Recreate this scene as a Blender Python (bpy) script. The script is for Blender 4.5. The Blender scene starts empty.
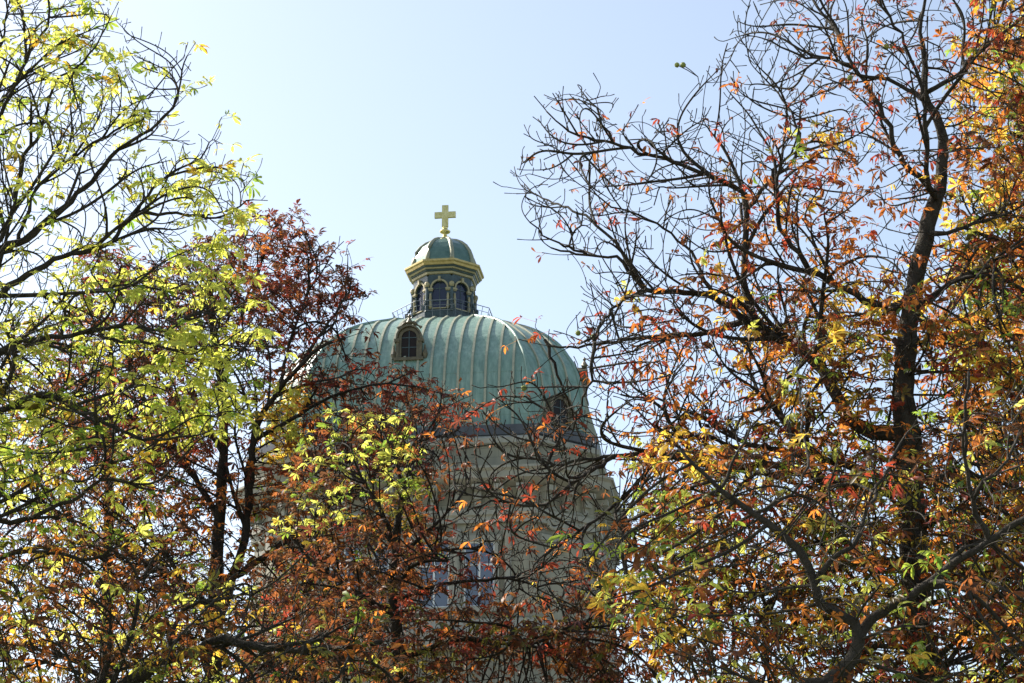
import bpy, bmesh, math, random
import numpy as np
from mathutils import Vector, Matrix

# ------------------------------------------------------------------ camera, sky, sun, exposure
SC = bpy.context.scene
COL = SC.collection
R = math.radians
W_, H_ = 1024, 683
PITCH = R(20.0); LENS = 70.0; FPX = W_ * LENS / 36.0
CAM = np.array([0.0, 0.0, 1.7])
cd = bpy.data.cameras.new('camera'); cam = bpy.data.objects.new('camera', cd); COL.objects.link(cam)
cd.lens = LENS; cd.sensor_width = 36.0; cd.clip_start = 0.1; cd.clip_end = 20000
cam.location = CAM; cam.rotation_euler = (math.pi/2 + PITCH, 0, 0)
SC.camera = cam
SUN_AZ = R(-57.0)      # left of the view direction (+Y), beyond the trees
SUN_EL = R(42.0)
world = bpy.data.worlds.new('World'); SC.world = world; world.use_nodes = True
nt = world.node_tree; nt.nodes.clear()
sky = nt.nodes.new('ShaderNodeTexSky'); sky.sky_type = 'NISHITA'; sky.sun_disc = False
sky.sun_elevation = SUN_EL; sky.sun_rotation = SUN_AZ
sky.altitude = 500; sky.air_density = 1.0; sky.dust_density = 2.6; sky.ozone_density = 1.0
bg = nt.nodes.new('ShaderNodeBackground'); bg.inputs['Strength'].default_value = 0.133
wo = nt.nodes.new('ShaderNodeOutputWorld')
hsv = nt.nodes.new('ShaderNodeHueSaturation'); hsv.inputs['Saturation'].default_value = 0.78; hsv.inputs['Hue'].default_value = 0.494
nt.links.new(sky.outputs[0], hsv.inputs['Color']); nt.links.new(hsv.outputs[0], bg.inputs[0]); nt.links.new(bg.outputs[0], wo.inputs[0])
sl = bpy.data.lights.new('sun', 'SUN'); sun = bpy.data.objects.new('sun', sl); COL.objects.link(sun)
sl.energy = 5.0; sl.angle = R(0.5); sl.color = (1.0, 0.95, 0.86)
sdir = Vector((math.sin(SUN_AZ)*math.cos(SUN_EL), math.cos(SUN_AZ)*math.cos(SUN_EL), math.sin(SUN_EL)))
sun.rotation_euler = sdir.to_track_quat('Z', 'Y').to_euler(); sun.location = sdir * 60
SC.view_settings.view_transform = 'Standard'; SC.view_settings.look = 'None'
SC.view_settings.exposure = 0.86; SC.view_settings.gamma = 1.0
SC.cycles.max_bounces = 8; SC.cycles.transmission_bounces = 4; SC.cycles.diffuse_bounces = 3

# ------------------------------------------------------------------ helpers
rng = np.random.default_rng(11)
random.seed(5)
cp, sp_ = math.cos(PITCH), math.sin(PITCH)

def at(px, py, d):
    """the point of space seen at photo position (px,py), d metres away horizontally"""
    px = np.asarray(px, float); py = np.asarray(py, float); d = np.asarray(d, float)
    u = (px - W_/2)/FPX; v = (H_/2 - py)/FPX
    ry = cp - v*sp_; rz = sp_ + v*cp
    k = d/ry
    return np.stack([u*k, ry*k, rz*k], -1) + CAM

def proj(P):
    q = P - CAM
    f = q[..., 1]*cp + q[..., 2]*sp_; u = -q[..., 1]*sp_ + q[..., 2]*cp
    return np.stack([W_/2 + FPX*q[..., 0]/f, H_/2 - FPX*u/f], -1)

def tag(o, label, cat, group=None):
    o['label'] = label; o['category'] = cat
    if group: o['group'] = group
    return o

def empty(name, loc, rz=0):
    o = bpy.data.objects.new(name, None); COL.objects.link(o)
    o.location = loc; o.rotation_euler = (0, 0, rz); o.empty_display_size = 0.5
    return o

def link(name, me, mat, parent=None, smooth=False, loc=None):
    o = bpy.data.objects.new(name, me); COL.objects.link(o)
    if mat: me.materials.append(mat)
    if parent: o.parent = parent
    if loc is not None: o.location = loc
    if smooth: me.shade_smooth()
    return o

def np_mesh(name, V, loops, sizes, col=None):
    """fast mesh from arrays: loops = flat vertex indices, sizes = face sizes"""
    me = bpy.data.meshes.new(name)
    me.vertices.add(len(V)); me.vertices.foreach_set('co', np.ascontiguousarray(V, np.float32).ravel())
    me.loops.add(len(loops)); me.loops.foreach_set('vertex_index', np.asarray(loops, np.int32))
    sizes = np.asarray(sizes, np.int32)
    st = np.zeros(len(sizes), np.int32); st[1:] = np.cumsum(sizes)[:-1]
    me.polygons.add(len(sizes)); me.polygons.foreach_set('loop_start', st)
    try: me.polygons.foreach_set('loop_total', sizes)
    except Exception: pass
    if col is not None:
        a = me.color_attributes.new('Col', 'FLOAT_COLOR', 'POINT')
        c4 = np.ones((len(V), 4), np.float32); c4[:, :3] = col
        a.data.foreach_set('color', c4.ravel())
    me.update(calc_edges=True); me.validate()
    return me

class MB:
    """collects boxes, prisms, rings; builds ONE mesh object"""
    def __init__(s): s.v = []; s.f = []
    def add(s, vs, fs):
        n = len(s.v); s.v += [tuple(map(float, p)) for p in vs]; s.f += [tuple(i+n for i in f) for f in fs]
    def hexa(s, P):  # 8 points: bottom 4, top 4
        s.add(P, [(3,2,1,0),(4,5,6,7),(0,1,5,4),(1,2,6,5),(2,3,7,6),(3,0,4,7)])
    def box(s, x0, x1, y0, y1, z0, z1, M=None):
        P = [(x0,y0,z0),(x1,y0,z0),(x1,y1,z0),(x0,y1,z0),(x0,y0,z1),(x1,y0,z1),(x1,y1,z1),(x0,y1,z1)]
        if M: P = [M @ Vector(p) for p in P]
        s.hexa(P)
    def rings(s, rs, cap0=False, cap1=False):
        k = len(rs[0]); n = len(s.v)
        for r in rs: s.v += [tuple(map(float, p)) for p in r]
        for i in range(len(rs)-1):
            for j in range(k):
                a = n+i*k+j; b = n+i*k+(j+1) % k
                s.f.append((a, b, b+k, a+k))
        if cap0: s.f.append(tuple(n+j for j in reversed(range(k))))
        if cap1: s.f.append(tuple(n+(len(rs)-1)*k+j for j in range(k)))
    def lathe(s, prof, k=16, c=(0,0), M=None):
        rs = []
        for r, z in prof:
            ring = [Vector((c[0]+r*math.cos(2*math.pi*j/k), c[1]+r*math.sin(2*math.pi*j/k), z)) for j in range(k)]
            if M: ring = [M @ p for p in ring]
            rs.append(ring)
        s.rings(rs, True, True)
    def tube(s, pts, r, k=6, M=None, closed=False):
        pts = [Vector(p) for p in pts]
        if M: pts = [M @ p for p in pts]
        rs = []
        for i, p in enumerate(pts):
            t = (pts[min(i+1, len(pts)-1)] - pts[max(i-1, 0)]).normalized()
            ref = Vector((0, 0, 1)) if abs(t.z) < .9 else Vector((1, 0, 0))
            u = t.cross(ref).normalized(); w = t.cross(u)
            rr = r[i] if isinstance(r, (list, tuple)) else r
            rs.append([p + (u*math.cos(2*math.pi*j/k) + w*math.sin(2*math.pi*j/k))*rr for j in range(k)])
        s.rings(rs, True, True)
    def build(s, name, mat, parent=None, smooth=False, loc=None):
        me = bpy.data.meshes.new(name); me.from_pydata(s.v, [], s.f); me.update()
        bm = bmesh.new(); bm.from_mesh(me); bmesh.ops.recalc_face_normals(bm, faces=bm.faces); bm.to_mesh(me); bm.free()
        return link(name, me, mat, parent, smooth, loc)

# ------------------------------------------------------------------ materials
def mat_new(name):
    m = bpy.data.materials.new(name); m.use_nodes = True
    return m, m.node_tree, m.node_tree.nodes['Principled BSDF']

def noise_mat(name, c1, c2, scale=3.0, rough=.7, metal=0.0, bump=0.0, bscale=None, detail=6, c3=None, streak=None, spec=.5):
    m, t, b = mat_new(name)
    tc = t.nodes.new('ShaderNodeTexCoord'); n = t.nodes.new('ShaderNodeTexNoise')
    n.inputs['Scale'].default_value = scale; n.inputs['Detail'].default_value = detail; n.inputs['Roughness'].default_value = .65
    src = tc.outputs['Object']
    if streak:
        mp = t.nodes.new('ShaderNodeMapping'); mp.inputs['Scale'].default_value = streak
        t.links.new(src, mp.inputs[0]); src = mp.outputs[0]
    t.links.new(src, n.inputs['Vector'])
    r = t.nodes.new('ShaderNodeValToRGB'); e = r.color_ramp.elements
    e[0].position = .3; e[0].color = (*c1, 1); e[1].position = .7; e[1].color = (*c2, 1)
    if c3: x = e.new(.52); x.color = (*c3, 1)
    t.links.new(n.outputs[0], r.inputs[0]); t.links.new(r.outputs[0], b.inputs['Base Color'])
    b.inputs['Roughness'].default_value = rough; b.inputs['Metallic'].default_value = metal
    b.inputs['Specular IOR Level'].default_value = spec
    if bump:
        n2 = t.nodes.new('ShaderNodeTexNoise'); n2.inputs['Scale'].default_value = bscale or scale*4; n2.inputs['Detail'].default_value = 5
        t.links.new(tc.outputs['Object'], n2.inputs['Vector'])
        bp = t.nodes.new('ShaderNodeBump'); bp.inputs['Strength'].default_value = bump; bp.inputs['Distance'].default_value = .05
        t.links.new(n2.outputs[0], bp.inputs['Height']); t.links.new(bp.outputs[0], b.inputs['Normal'])
    return m

M_copper = noise_mat('verdigris_copper', (.145,.245,.20), (.28,.39,.32), 1.5, .42, 0, .2, 9, c3=(.20,.305,.25), streak=(2.2,2.2,.35))
_t = M_copper.node_tree; _b = _t.nodes['Principled BSDF']; _l = _b.inputs['Base Color'].links[0].from_socket
_tc = _t.nodes.new('ShaderNodeTexCoord'); _mp = _t.nodes.new('ShaderNodeMapping'); _mp.inputs['Scale'].default_value = (3.2, 3.2, .16)
_n = _t.nodes.new('ShaderNodeTexNoise'); _n.inputs['Scale'].default_value = 1.6; _n.inputs['Detail'].default_value = 7
_r = _t.nodes.new('ShaderNodeValToRGB'); _r.color_ramp.elements[0].position = .34; _r.color_ramp.elements[0].color = (.58,.60,.60,1); _r.color_ramp.elements[1].position = .56; _r.color_ramp.elements[1].color = (1.06,1.05,1.02,1)
_m = _t.nodes.new('ShaderNodeMix'); _m.data_type = 'RGBA'; _m.blend_type = 'MULTIPLY'; _m.inputs[0].default_value = .5
_t.links.new(_tc.outputs['Object'], _mp.inputs[0]); _t.links.new(_mp.outputs[0], _n.inputs['Vector']); _t.links.new(_n.outputs[0], _r.inputs[0])
_t.links.new(_l, _m.inputs[6]); _t.links.new(_r.outputs[0], _m.inputs[7]); _t.links.new(_m.outputs[2], _b.inputs['Base Color'])
M_seam = noise_mat('pale_copper_seam', (.27,.28,.20), (.40,.385,.27), 2.0, .5)
M_dark = noise_mat('dark_patinated_copper', (.022,.038,.040), (.055,.085,.082), 2.5, .4, 0, .1)
M_cup = noise_mat('cupola_copper', (.06,.125,.10), (.13,.215,.175), 2.0, .3, .25, .08)
M_rib = noise_mat('cupola_rib_copper', (.24,.24,.16), (.38,.36,.23), 2.0, .35, .2)
M_trim = noise_mat('ochre_trim', (.30,.24,.12), (.42,.35,.19), 3.0, .5, .15)
M_gold = noise_mat('gilding', (.55,.43,.13), (.88,.74,.33), 3.5, .24, .9)
M_gtrim = noise_mat('gilded_cornice', (.40,.28,.09), (.60,.45,.18), 4.0, .38, .4)
M_slate = noise_mat('dark_gutter_metal', (.045,.05,.065), (.085,.09,.11), 2.5, .5)
M_rail = noise_mat('grey_iron', (.10,.12,.14), (.16,.18,.20), 5, .5, .4)
M_white = noise_mat('white_window_frame', (.62,.62,.60), (.75,.75,.72), 4, .5)
M_husk = noise_mat('green_chestnut_husk', (.20,.26,.045), (.34,.36,.08), 30, .6)

def glass_mat(name, c):
    m, t, b = mat_new(name)
    b.inputs['Base Color'].default_value = (*c, 1); b.inputs['Roughness'].default_value = .06
    b.inputs['Specular IOR Level'].default_value = 1.0; b.inputs['Coat Weight'].default_value = .6; b.inputs['Coat Roughness'].default_value = .03
    n = t.nodes.new('ShaderNodeTexNoise'); n.inputs['Scale'].default_value = 1.1
    tc = t.nodes.new('ShaderNodeTexCoord'); t.links.new(tc.outputs['Object'], n.inputs['Vector'])
    bp = t.nodes.new('ShaderNodeBump'); bp.inputs['Strength'].default_value = .12; bp.inputs['Distance'].default_value = .05
    t.links.new(n.outputs[0], bp.inputs['Height']); t.links.new(bp.outputs[0], b.inputs['Normal'])
    return m
M_glass = glass_mat('window_glass', (.035,.05,.085))
M_glass_dark = glass_mat('dark_lantern_glass', (.018,.022,.05))
_b = M_glass_dark.node_tree.nodes['Principled BSDF']; _b.inputs['Specular IOR Level'].default_value = .45; _b.inputs['Coat Weight'].default_value = 0
M_pane = glass_mat('dusty_dormer_glass', (.022,.015,.012)); _b = M_pane.node_tree.nodes['Principled BSDF']
_b.inputs['Specular IOR Level'].default_value = .12; _b.inputs['Coat Weight'].default_value = 0; _b.inputs['Roughness'].default_value = .25
M_dtrim = noise_mat('shaded_dormer_trim', (.06,.05,.03), (.17,.135,.07), 4.0, .55, .1)  # darker copy of the ochre trim: shade on the dormers put into the colour

def stone_mat():
    m, t, b = mat_new('sandstone_ashlar')
    tc = t.nodes.new('ShaderNodeTexCoord')
    sep = t.nodes.new('ShaderNodeSeparateXYZ'); t.links.new(tc.outputs['Object'], sep.inputs[0])
    ad = t.nodes.new('ShaderNodeMath'); ad.operation = 'ADD'
    t.links.new(sep.outputs['X'], ad.inputs[0]); t.links.new(sep.outputs['Y'], ad.inputs[1])
    cb = t.nodes.new('ShaderNodeCombineXYZ'); t.links.new(ad.outputs[0], cb.inputs['X']); t.links.new(sep.outputs['Z'], cb.inputs['Y'])
    br = t.nodes.new('ShaderNodeTexBrick'); br.inputs['Scale'].default_value = 1.0
    br.inputs['Brick Width'].default_value = 1.5; br.inputs['Row Height'].default_value = .62; br.inputs['Mortar Size'].default_value = .012
    br.inputs['Color1'].default_value = (.33,.305,.235,1); br.inputs['Color2'].default_value = (.28,.26,.20,1); br.inputs['Mortar'].default_value = (.16,.15,.12,1)
    t.links.new(cb.outputs[0], br.inputs['Vector'])
    n = t.nodes.new('ShaderNodeTexNoise'); n.inputs['Scale'].default_value = .7; n.inputs['Detail'].default_value = 8
    mp = t.nodes.new('ShaderNodeMapping'); mp.inputs['Scale'].default_value = (1, 1, .3)
    t.links.new(tc.outputs['Object'], mp.inputs[0]); t.links.new(mp.outputs[0], n.inputs['Vector'])
    r = t.nodes.new('ShaderNodeValToRGB'); e = r.color_ramp.elements
    e[0].position = .3; e[0].color = (.62,.62,.62,1); e[1].position = .65; e[1].color = (1.1,1.08,1.03,1)
    t.links.new(n.outputs[0], r.inputs[0])
    mx = t.nodes.new('ShaderNodeMix'); mx.data_type = 'RGBA'; mx.blend_type = 'MULTIPLY'; mx.inputs[0].default_value = 1
    t.links.new(br.outputs[0], mx.inputs[6]); t.links.new(r.outputs[0], mx.inputs[7]); t.links.new(mx.outputs[2], b.inputs['Base Color'])
    b.inputs['Roughness'].default_value = .85
    return m
M_stone = stone_mat()
M_stone_plain = noise_mat('sandstone_moulding', (.25,.235,.19), (.37,.35,.285), 1.5, .85, 0, .1, streak=(1,1,.4))

def bark_mat(name, c1, c2):
    m = noise_mat(name, c1, c2, 9, .9, 0, .7, 40, streak=(1, 1, .35), spec=.2)
    return m
M_bark = bark_mat('dark_chestnut_bark', (.018,.015,.012), (.085,.072,.055))
M_bark_red = bark_mat('brown_chestnut_bark', (.022,.017,.013), (.055,.043,.033))
M_bark_grey = bark_mat('grey_brown_bark', (.028,.023,.017), (.068,.057,.043))

def leaf_mat(name, trans=.58, gloss=.03):
    m = bpy.data.materials.new(name); m.use_nodes = True; t = m.node_tree; t.nodes.clear()
    a = t.nodes.new('ShaderNodeVertexColor'); a.layer_name = 'Col'
    # blotches inside each leaf
    tc = t.nodes.new('ShaderNodeTexCoord'); n = t.nodes.new('ShaderNodeTexNoise'); n.inputs['Scale'].default_value = 28; n.inputs['Detail'].default_value = 3
    t.links.new(tc.outputs['Object'], n.inputs['Vector'])
    r = t.nodes.new('ShaderNodeValToRGB'); e = r.color_ramp.elements
    e[0].position = .35; e[0].color = (.72,.66,.60,1); e[1].position = .6; e[1].color = (1.1,1.1,1.1,1)
    t.links.new(n.outputs[0], r.inputs[0])
    mx = t.nodes.new('ShaderNodeMix'); mx.data_type = 'RGBA'; mx.blend_type = 'MULTIPLY'; mx.inputs[0].default_value = 1
    t.links.new(a.outputs[0], mx.inputs[6]); t.links.new(r.outputs[0], mx.inputs[7])
    d = t.nodes.new('ShaderNodeBsdfDiffuse'); tr = t.nodes.new('ShaderNodeBsdfTranslucent')
    g = t.nodes.new('ShaderNodeBsdfGlossy'); g.inputs['Roughness'].default_value = .45
    g.inputs['Color'].default_value = (.9, .9, .9, 1)
    hs = t.nodes.new('ShaderNodeHueSaturation'); hs.inputs['Saturation'].default_value = 1.0; hs.inputs['Value'].default_value = 1.85
    t.links.new(mx.outputs[2], hs.inputs['Color'])
    t.links.new(mx.outputs[2], d.inputs[0]); t.links.new(hs.outputs[0], tr.inputs[0])
    m1 = t.nodes.new('ShaderNodeMixShader'); m1.inputs[0].default_value = trans
    t.links.new(d.outputs[0], m1.inputs[1]); t.links.new(tr.outputs[0], m1.inputs[2])
    m2 = t.nodes.new('ShaderNodeMixShader'); m2.inputs[0].default_value = gloss
    t.links.new(m1.outputs[0], m2.inputs[1]); t.links.new(g.outputs[0], m2.inputs[2])
    o = t.nodes.new('ShaderNodeOutputMaterial'); t.links.new(m2.outputs[0], o.inputs[0])
    return m
M_leaf = leaf_mat('autumn_leaf')

# ------------------------------------------------------------------ ground
def structure(o): o['kind'] = 'structure'; return o
M_grass = noise_mat('lawn', (.030,.055,.016), (.075,.095,.030), .8, .95, 0, .5, 12, c3=(.05,.075,.02))
M_gravel = noise_mat('gravel', (.22,.20,.17), (.34,.32,.28), 14, .95, 0, .6, 60)
g = MB(); g.add([(-3000,-3000,0),(3000,-3000,0),(3000,3000,0),(-3000,3000,0)], [(0,1,2,3)])
structure(g.build('ground', M_grass))
g = MB(); g.add([(-200,-6,.004),(200,-6,.004),(200,9,.004),(-200,9,.004)], [(0,1,2,3)])
structure(g.build('path', M_gravel))
g = MB(); g.add([(-120,70,.004),(120,70,.004),(120,120,.004),(-120,120,.004)], [(0,1,2,3)])
structure(g.build('forecourt', M_gravel))

# ------------------------------------------------------------------ the domed building
DB = 137.0
bx_ = float(at(444, 315, DB)[0])
B = empty('domed_building', (bx_, DB, 0), R(-7.4))
tag(B, 'sandstone building with green copper dome, windowed lantern and gilded cross behind the trees', 'domed building')

def octo(a, w, z):
    return [Vector(p) for p in [(-w,-a,z),(w,-a,z),(a,-w,z),(a,w,z),(w,a,z),(-w,a,z),(-a,w,z),(-a,-w,z)]]
def roct(a, z): return octo(a, a*math.tan(math.pi/8), z)
def octband(name, mat, prof, parent, ratio=None, smooth=False):
    b = MB(); b.rings([octo(a, w, z) for a, w, z in prof], True, True)
    return b.build(name, mat, parent, smooth)
ROT = lambda k: Matrix.Rotation(k*math.pi/2, 4, 'Z')
ROTC = lambda k: Matrix.Rotation(math.pi/4 + k*math.pi/2, 4, 'Z')

A0, W0, Z0, HD = 10.95, 7.7, 41.1, 11.15
PROF = [(1.0,0),(1.0,.06),(.997,.16),(.988,.27),(.968,.39),(.94,.49),(.893,.575),(.838,.662),(.768,.735),(.69,.80),(.60,.858),(.51,.904),(.43,.941),(.37,.970),(.30,.985),(.26,.992)]
def kz(zf):
    for (k0, a), (k1, b) in zip(PROF, PROF[1:]):
        if a <= zf <= b: return k0 + (k1-k0)*(zf-a)/(b-a)
    return PROF[-1][0]
# smooth resampled profile
PR = []
for i in range(len(PROF)-1):
    for s in range(3):
        t = s/3; p0 = PROF[max(i-1,0)]; p1 = PROF[i]; p2 = PROF[i+1]; p3 = PROF[min(i+2,len(PROF)-1)]
        f = lambda q: .5*((2*p1[q]) + (-p0[q]+p2[q])*t + (2*p0[q]-5*p1[q]+4*p2[q]-p3[q])*t*t + (-p0[q]+3*p1[q]-3*p2[q]+p3[q])*t**3)
        PR.append((f(0), f(1)))
PR.append(PROF[-1])
# base tower, body and drum -------------------------------------------------
b = MB()
b.box(-34, 34, -9, 26, 0, 15.5); b.box(-15, 15, -15, 20, 0, 20.5)
b.build('lower_walls', M_stone, B)
b = MB()
b.box(-34.8, 34.8, -9.8, 26.8, 15.5, 16.3); b.box(-15.9, 15.9, -15.9, 20.9, 20.5, 21.5)
b.build('lower_cornice', M_stone_plain, B)
b = MB(); b.hexa([(-34.5,-9.5,16.3),(34.5,-9.5,16.3),(34.5,26.5,16.3),(-34.5,26.5,16.3),(-30,2,20.2),(30,2,20.2),(30,14,20.2),(-30,14,20.2)])
b.build('wing_roof', M_slate, B)
octband('drum_wall', M_stone, [(11.4,7.9,21.5),(11.4,7.9,35.2)], B)
octband('drum_base_moulding', M_stone_plain, [(12.2,8.5,26.5),(12.2,8.5,27.6),(11.9,8.3,27.9),(11.7,8.1,28.4)], B)
octband('architrave', M_stone_plain, [(11.65,8.05,34.7),(11.65,8.05,35.1),(11.8,8.15,35.2),(11.8,8.15,35.55)], B)
octband('frieze', M_stone, [(11.5,7.95,35.55),(11.5,7.95,37.2)], B)
octband('cornice', M_stone_plain, [(11.6,8.0,37.1),(12.2,8.45,37.25),(12.7,8.8,37.4),(12.75,8.85,37.85),(12.95,9.0,38.0),(12.95,9.0,38.15),(11.75,8.2,38.45)], B)
octband('attic_wall', M_stone, [(11.7,8.15,38.3),(11.7,8.15,39.9)], B)
octband('attic_moulding', M_stone_plain, [(11.75,8.2,39.8),(12.0,8.4,39.95),(12.0,8.4,40.3),(11.6,8.1,40.55)], B)
octband('gutter', M_slate, [(11.45,8.15,40.45),(11.7,8.35,40.6),(11.8,8.4,41.25),(11.3,8.05,41.4),(10.9,7.8,41.2)], B)
# brackets under the cornice
def face_items(n_main, n_ch, a, w):
    """(matrix with -Y looking out of the face, x) for rows along the eight faces"""
    for k in range(4):
        for i in range(n_main):
            yield ROT(k) @ Matrix.Translation((-w + (i+.5)*2*w/n_main, -a, 0))
        ac = (a+w)/math.sqrt(2); hc = (a-w)/math.sqrt(2)
        for i in range(n_ch):
            yield ROTC(k) @ Matrix.Translation((-hc + (i+.5)*2*hc/n_ch, -ac, 0))
bk = MB(); bk.box(-.30, .30, -.95, .1, 36.72, 37.08); bk.box(-.25, .25, -.55, .1, 36.2, 36.722); bk.box(-.2, .2, -.28, .1, 35.75, 36.202)
bk0 = None
for M in face_items(11, 3, 11.5, 7.95):
    if bk0 is None: bk0 = o = bk.build('bracket', M_stone_plain, B)
    else: o = bk0.copy(); COL.objects.link(o); o.parent = B
    o.matrix_local = M
# scroll on each chamfered corner
for k in range(4):
    M = ROTC(k) @ Matrix.Translation((0, -(11.4+7.9)/math.sqrt(2), 0))
    b = MB()
    for sx in (-1, 1):
        pts = []
        for i in range(34):
            a = i/33*math.pi*4.2; r = .82 - .72*i/33
            pts.append((sx*(1.05 + r*math.cos(a)*.9), -.25, 35.0 + r*math.sin(a)))
        b.tube(pts, .13, 6, M)
    b.box(-.35, .35, -.4, .1, 33.2, 35.4, M); b.box(-1.9, 1.9, -.16, .1, 33.6, 34.0, M)
    b.build('scroll_ornament', M_stone_plain, B)
# drum windows: four to a side, with pilasters between
for k in range(4):
    for xc in (-4.43, -1.48, 1.48, 4.43):
        M = ROT(k) @ Matrix.Translation((xc, -11.4, 0))
        f = MB()
        f.box(-1.28, -1.0, -.22, .05, 29.2, 33.5, M); f.box(1.0, 1.28, -.22, .05, 29.2, 33.5, M)
        f.box(-1.45, 1.45, -.34, .05, 33.5, 33.85, M); f.box(-1.4, 1.4, -.42, .05, 28.85, 29.2, M)
        fo = f.build('window', M_stone_plain, B)
        f = MB()
        for x0, x1 in ((-1.0,-.9),(-.06,.06),(.9,1.0)): f.box(x0, x1, -.10, .02, 29.2, 33.5, M)
        for z in (29.2, 31.9, 33.38): f.box(-1.0, 1.0, -.097, .02, z, z+.12, M)
        f.build('frame', M_white, fo)
        f = MB(); f.box(-.98, .98, -.04, -.01, 29.2, 33.5, M); f.build('pane', M_glass, fo)
    for xc in (-2.95, 0, 2.95, -6.3, 6.3):
        M = ROT(k) @ Matrix.Translation((xc, -11.4, 0))
        p = MB(); p.lathe([(.30,28.4),(.30,28.7),(.24,28.75),(.22,33.6),(.26,33.65),(.26,33.75),(.32,34.0),(.32,34.3)], 14, (0, -.18), M)
        p.build('column', M_stone_plain, B, True)
# lower body windows
for xc in (-11, -7, -3, 3, 7, 11):
    M = Matrix.Translation((xc, -15, 0))
    for z in (3, 8.5, 14.5):
        f = MB(); f.box(-1.2,-1.0,-.2,.05,z,z+4,M); f.box(1.0,1.2,-.2,.05,z,z+4,M); f.box(-1.35,1.35,-.3,.05,z+4,z+4.35,M); f.box(-1.35,1.35,-.32,.05,z-.3,z,M)
        fo = f.build('window', M_stone_plain, B)
        f = MB(); f.box(-1.0,1.0,-.03,-.005,z,z+4,M); f.build('pane', M_glass, fo)
for xc in (-31,-26.5,-22,-17.8,17.8,22,26.5,31):
    M = Matrix.Translation((xc, -9, 0))
    for z in (3.5, 10):
        f = MB(); f.box(-1.2,-1.0,-.2,.05,z,z+4,M); f.box(1.0,1.2,-.2,.05,z,z+4,M); f.box(-1.35,1.35,-.3,.05,z+4,z+4.35,M); f.box(-1.35,1.35,-.32,.05,z-.3,z,M)
        fo = f.build('window', M_stone_plain, B)
        f = MB(); f.box(-1.0,1.0,-.03,-.005,z,z+4,M); f.build('pane', M_glass, fo)

# dome -----------------------------------------------------------------------
b = MB(); b.rings([octo(A0*k, W0*k, Z0+HD*z) for k, z in PR], True, True)
dome = b.build('dome', M_copper, B)
sm = MB()
def strip(M, xs, half, hgt, kmin_fn, scale):
    for x in xs:
        pts = []
        for k, z in PR:
            if kmin_fn(k) + 1e-6 < abs(x): break
            pts.append((k, z))
        if len(pts) < 2: continue
        for (k0, z0), (k1, z1) in zip(pts, pts[1:]):
            y0, y1 = -scale*k0, -scale*k1; a, c = Z0+HD*z0, Z0+HD*z1
            dy, dz = y1-y0, c-a; L = math.hypot(dy, dz) or 1; ny, nz = -dz/L, dy/L
            P = [(x-half,y0-ny*.02,a-nz*.02),(x+half,y0-ny*.02,a-nz*.02),(x+half,y1-ny*.02,c-nz*.02),(x-half,y1-ny*.02,c-nz*.02),
                 (x-half,y0+ny*hgt,a+nz*hgt),(x+half,y0+ny*hgt,a+nz*hgt),(x+half,y1+ny*hgt,c+nz*hgt),(x-half,y1+ny*hgt,c+nz*hgt)]
            sm.hexa([M @ Vector(p) for p in P])
AC = (A0+W0)/math.sqrt(2); HC = (A0-W0)/math.sqrt(2)
for k in range(4):
    strip(ROT(k), [i*.93 for i in range(-7, 8)], .075, .11, lambda q: W0*q, A0)
    strip(ROTC(k), [-1.15, 0, 1.15], .06, .10, lambda q: HC*q, AC)
sm.build('seam', M_seam, dome)
# horizontal lap joints between the copper sheets
lj = MB()
for zf in (.10,.24,.38,.52,.64,.75,.84):
    k = kz(zf); z = Z0+HD*zf
    k2 = kz(zf+.008); z2 = z + HD*.008
    lj.rings([octo(A0*k+.004, W0*k+.002, z), octo(A0*k+.018, W0*k+.008, z), octo(A0*k2+.018, W0*k2+.008, z2), octo(A0*k2+.002, W0*k2, z2)])
lj.build('lap_joint', M_copper, dome)
hp = MB()
for sx, sy, sw in [(1,1,0),(1,-1,0),(-1,1,0),(-1,-1,0),(1,1,1),(1,-1,1),(-1,1,1),(-1,-1,1)]:
    pts = [((W0 if not sw else A0)*k*sx, (A0 if not sw else W0)*k*sy, Z0+HD*z) for k, z in PR]
    hp.tube(pts, .15, 6)
hp.build('hip_rib', M_copper, dome, True)

def arch_pts(hw, z0, zs, n=12):
    """outline of an arched opening: up the left, round, down the right"""
    return [(-hw, z0)] + [(-hw*math.cos(math.pi*i/n), zs + hw*math.sin(math.pi*i/n)) for i in range(n+1)] + [(hw, z0)]
def arch_frame(mb, M, hi, ho, z0, zs, y0, y1, n=12):
    a = arch_pts(hi, z0, zs, n); c = arch_pts(ho, z0, zs, n); m = len(a)
    rs = []
    for i in range(m):
        rs.append([M @ Vector(p) for p in [(a[i][0],y0,a[i][1]),(c[i][0],y0,c[i][1]),(c[i][0],y1,c[i][1]),(a[i][0],y1,a[i][1])]])
    mb.rings(rs, True, True)
def arch_solid(mb, M, h, z0, zs, y0, y1, n=12):
    a = arch_pts(h, z0, zs, n)
    mb.rings([[M @ Vector((x,y0,z)) for x, z in a], [M @ Vector((x,y1,z)) for x, z in a]], True, True)

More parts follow.
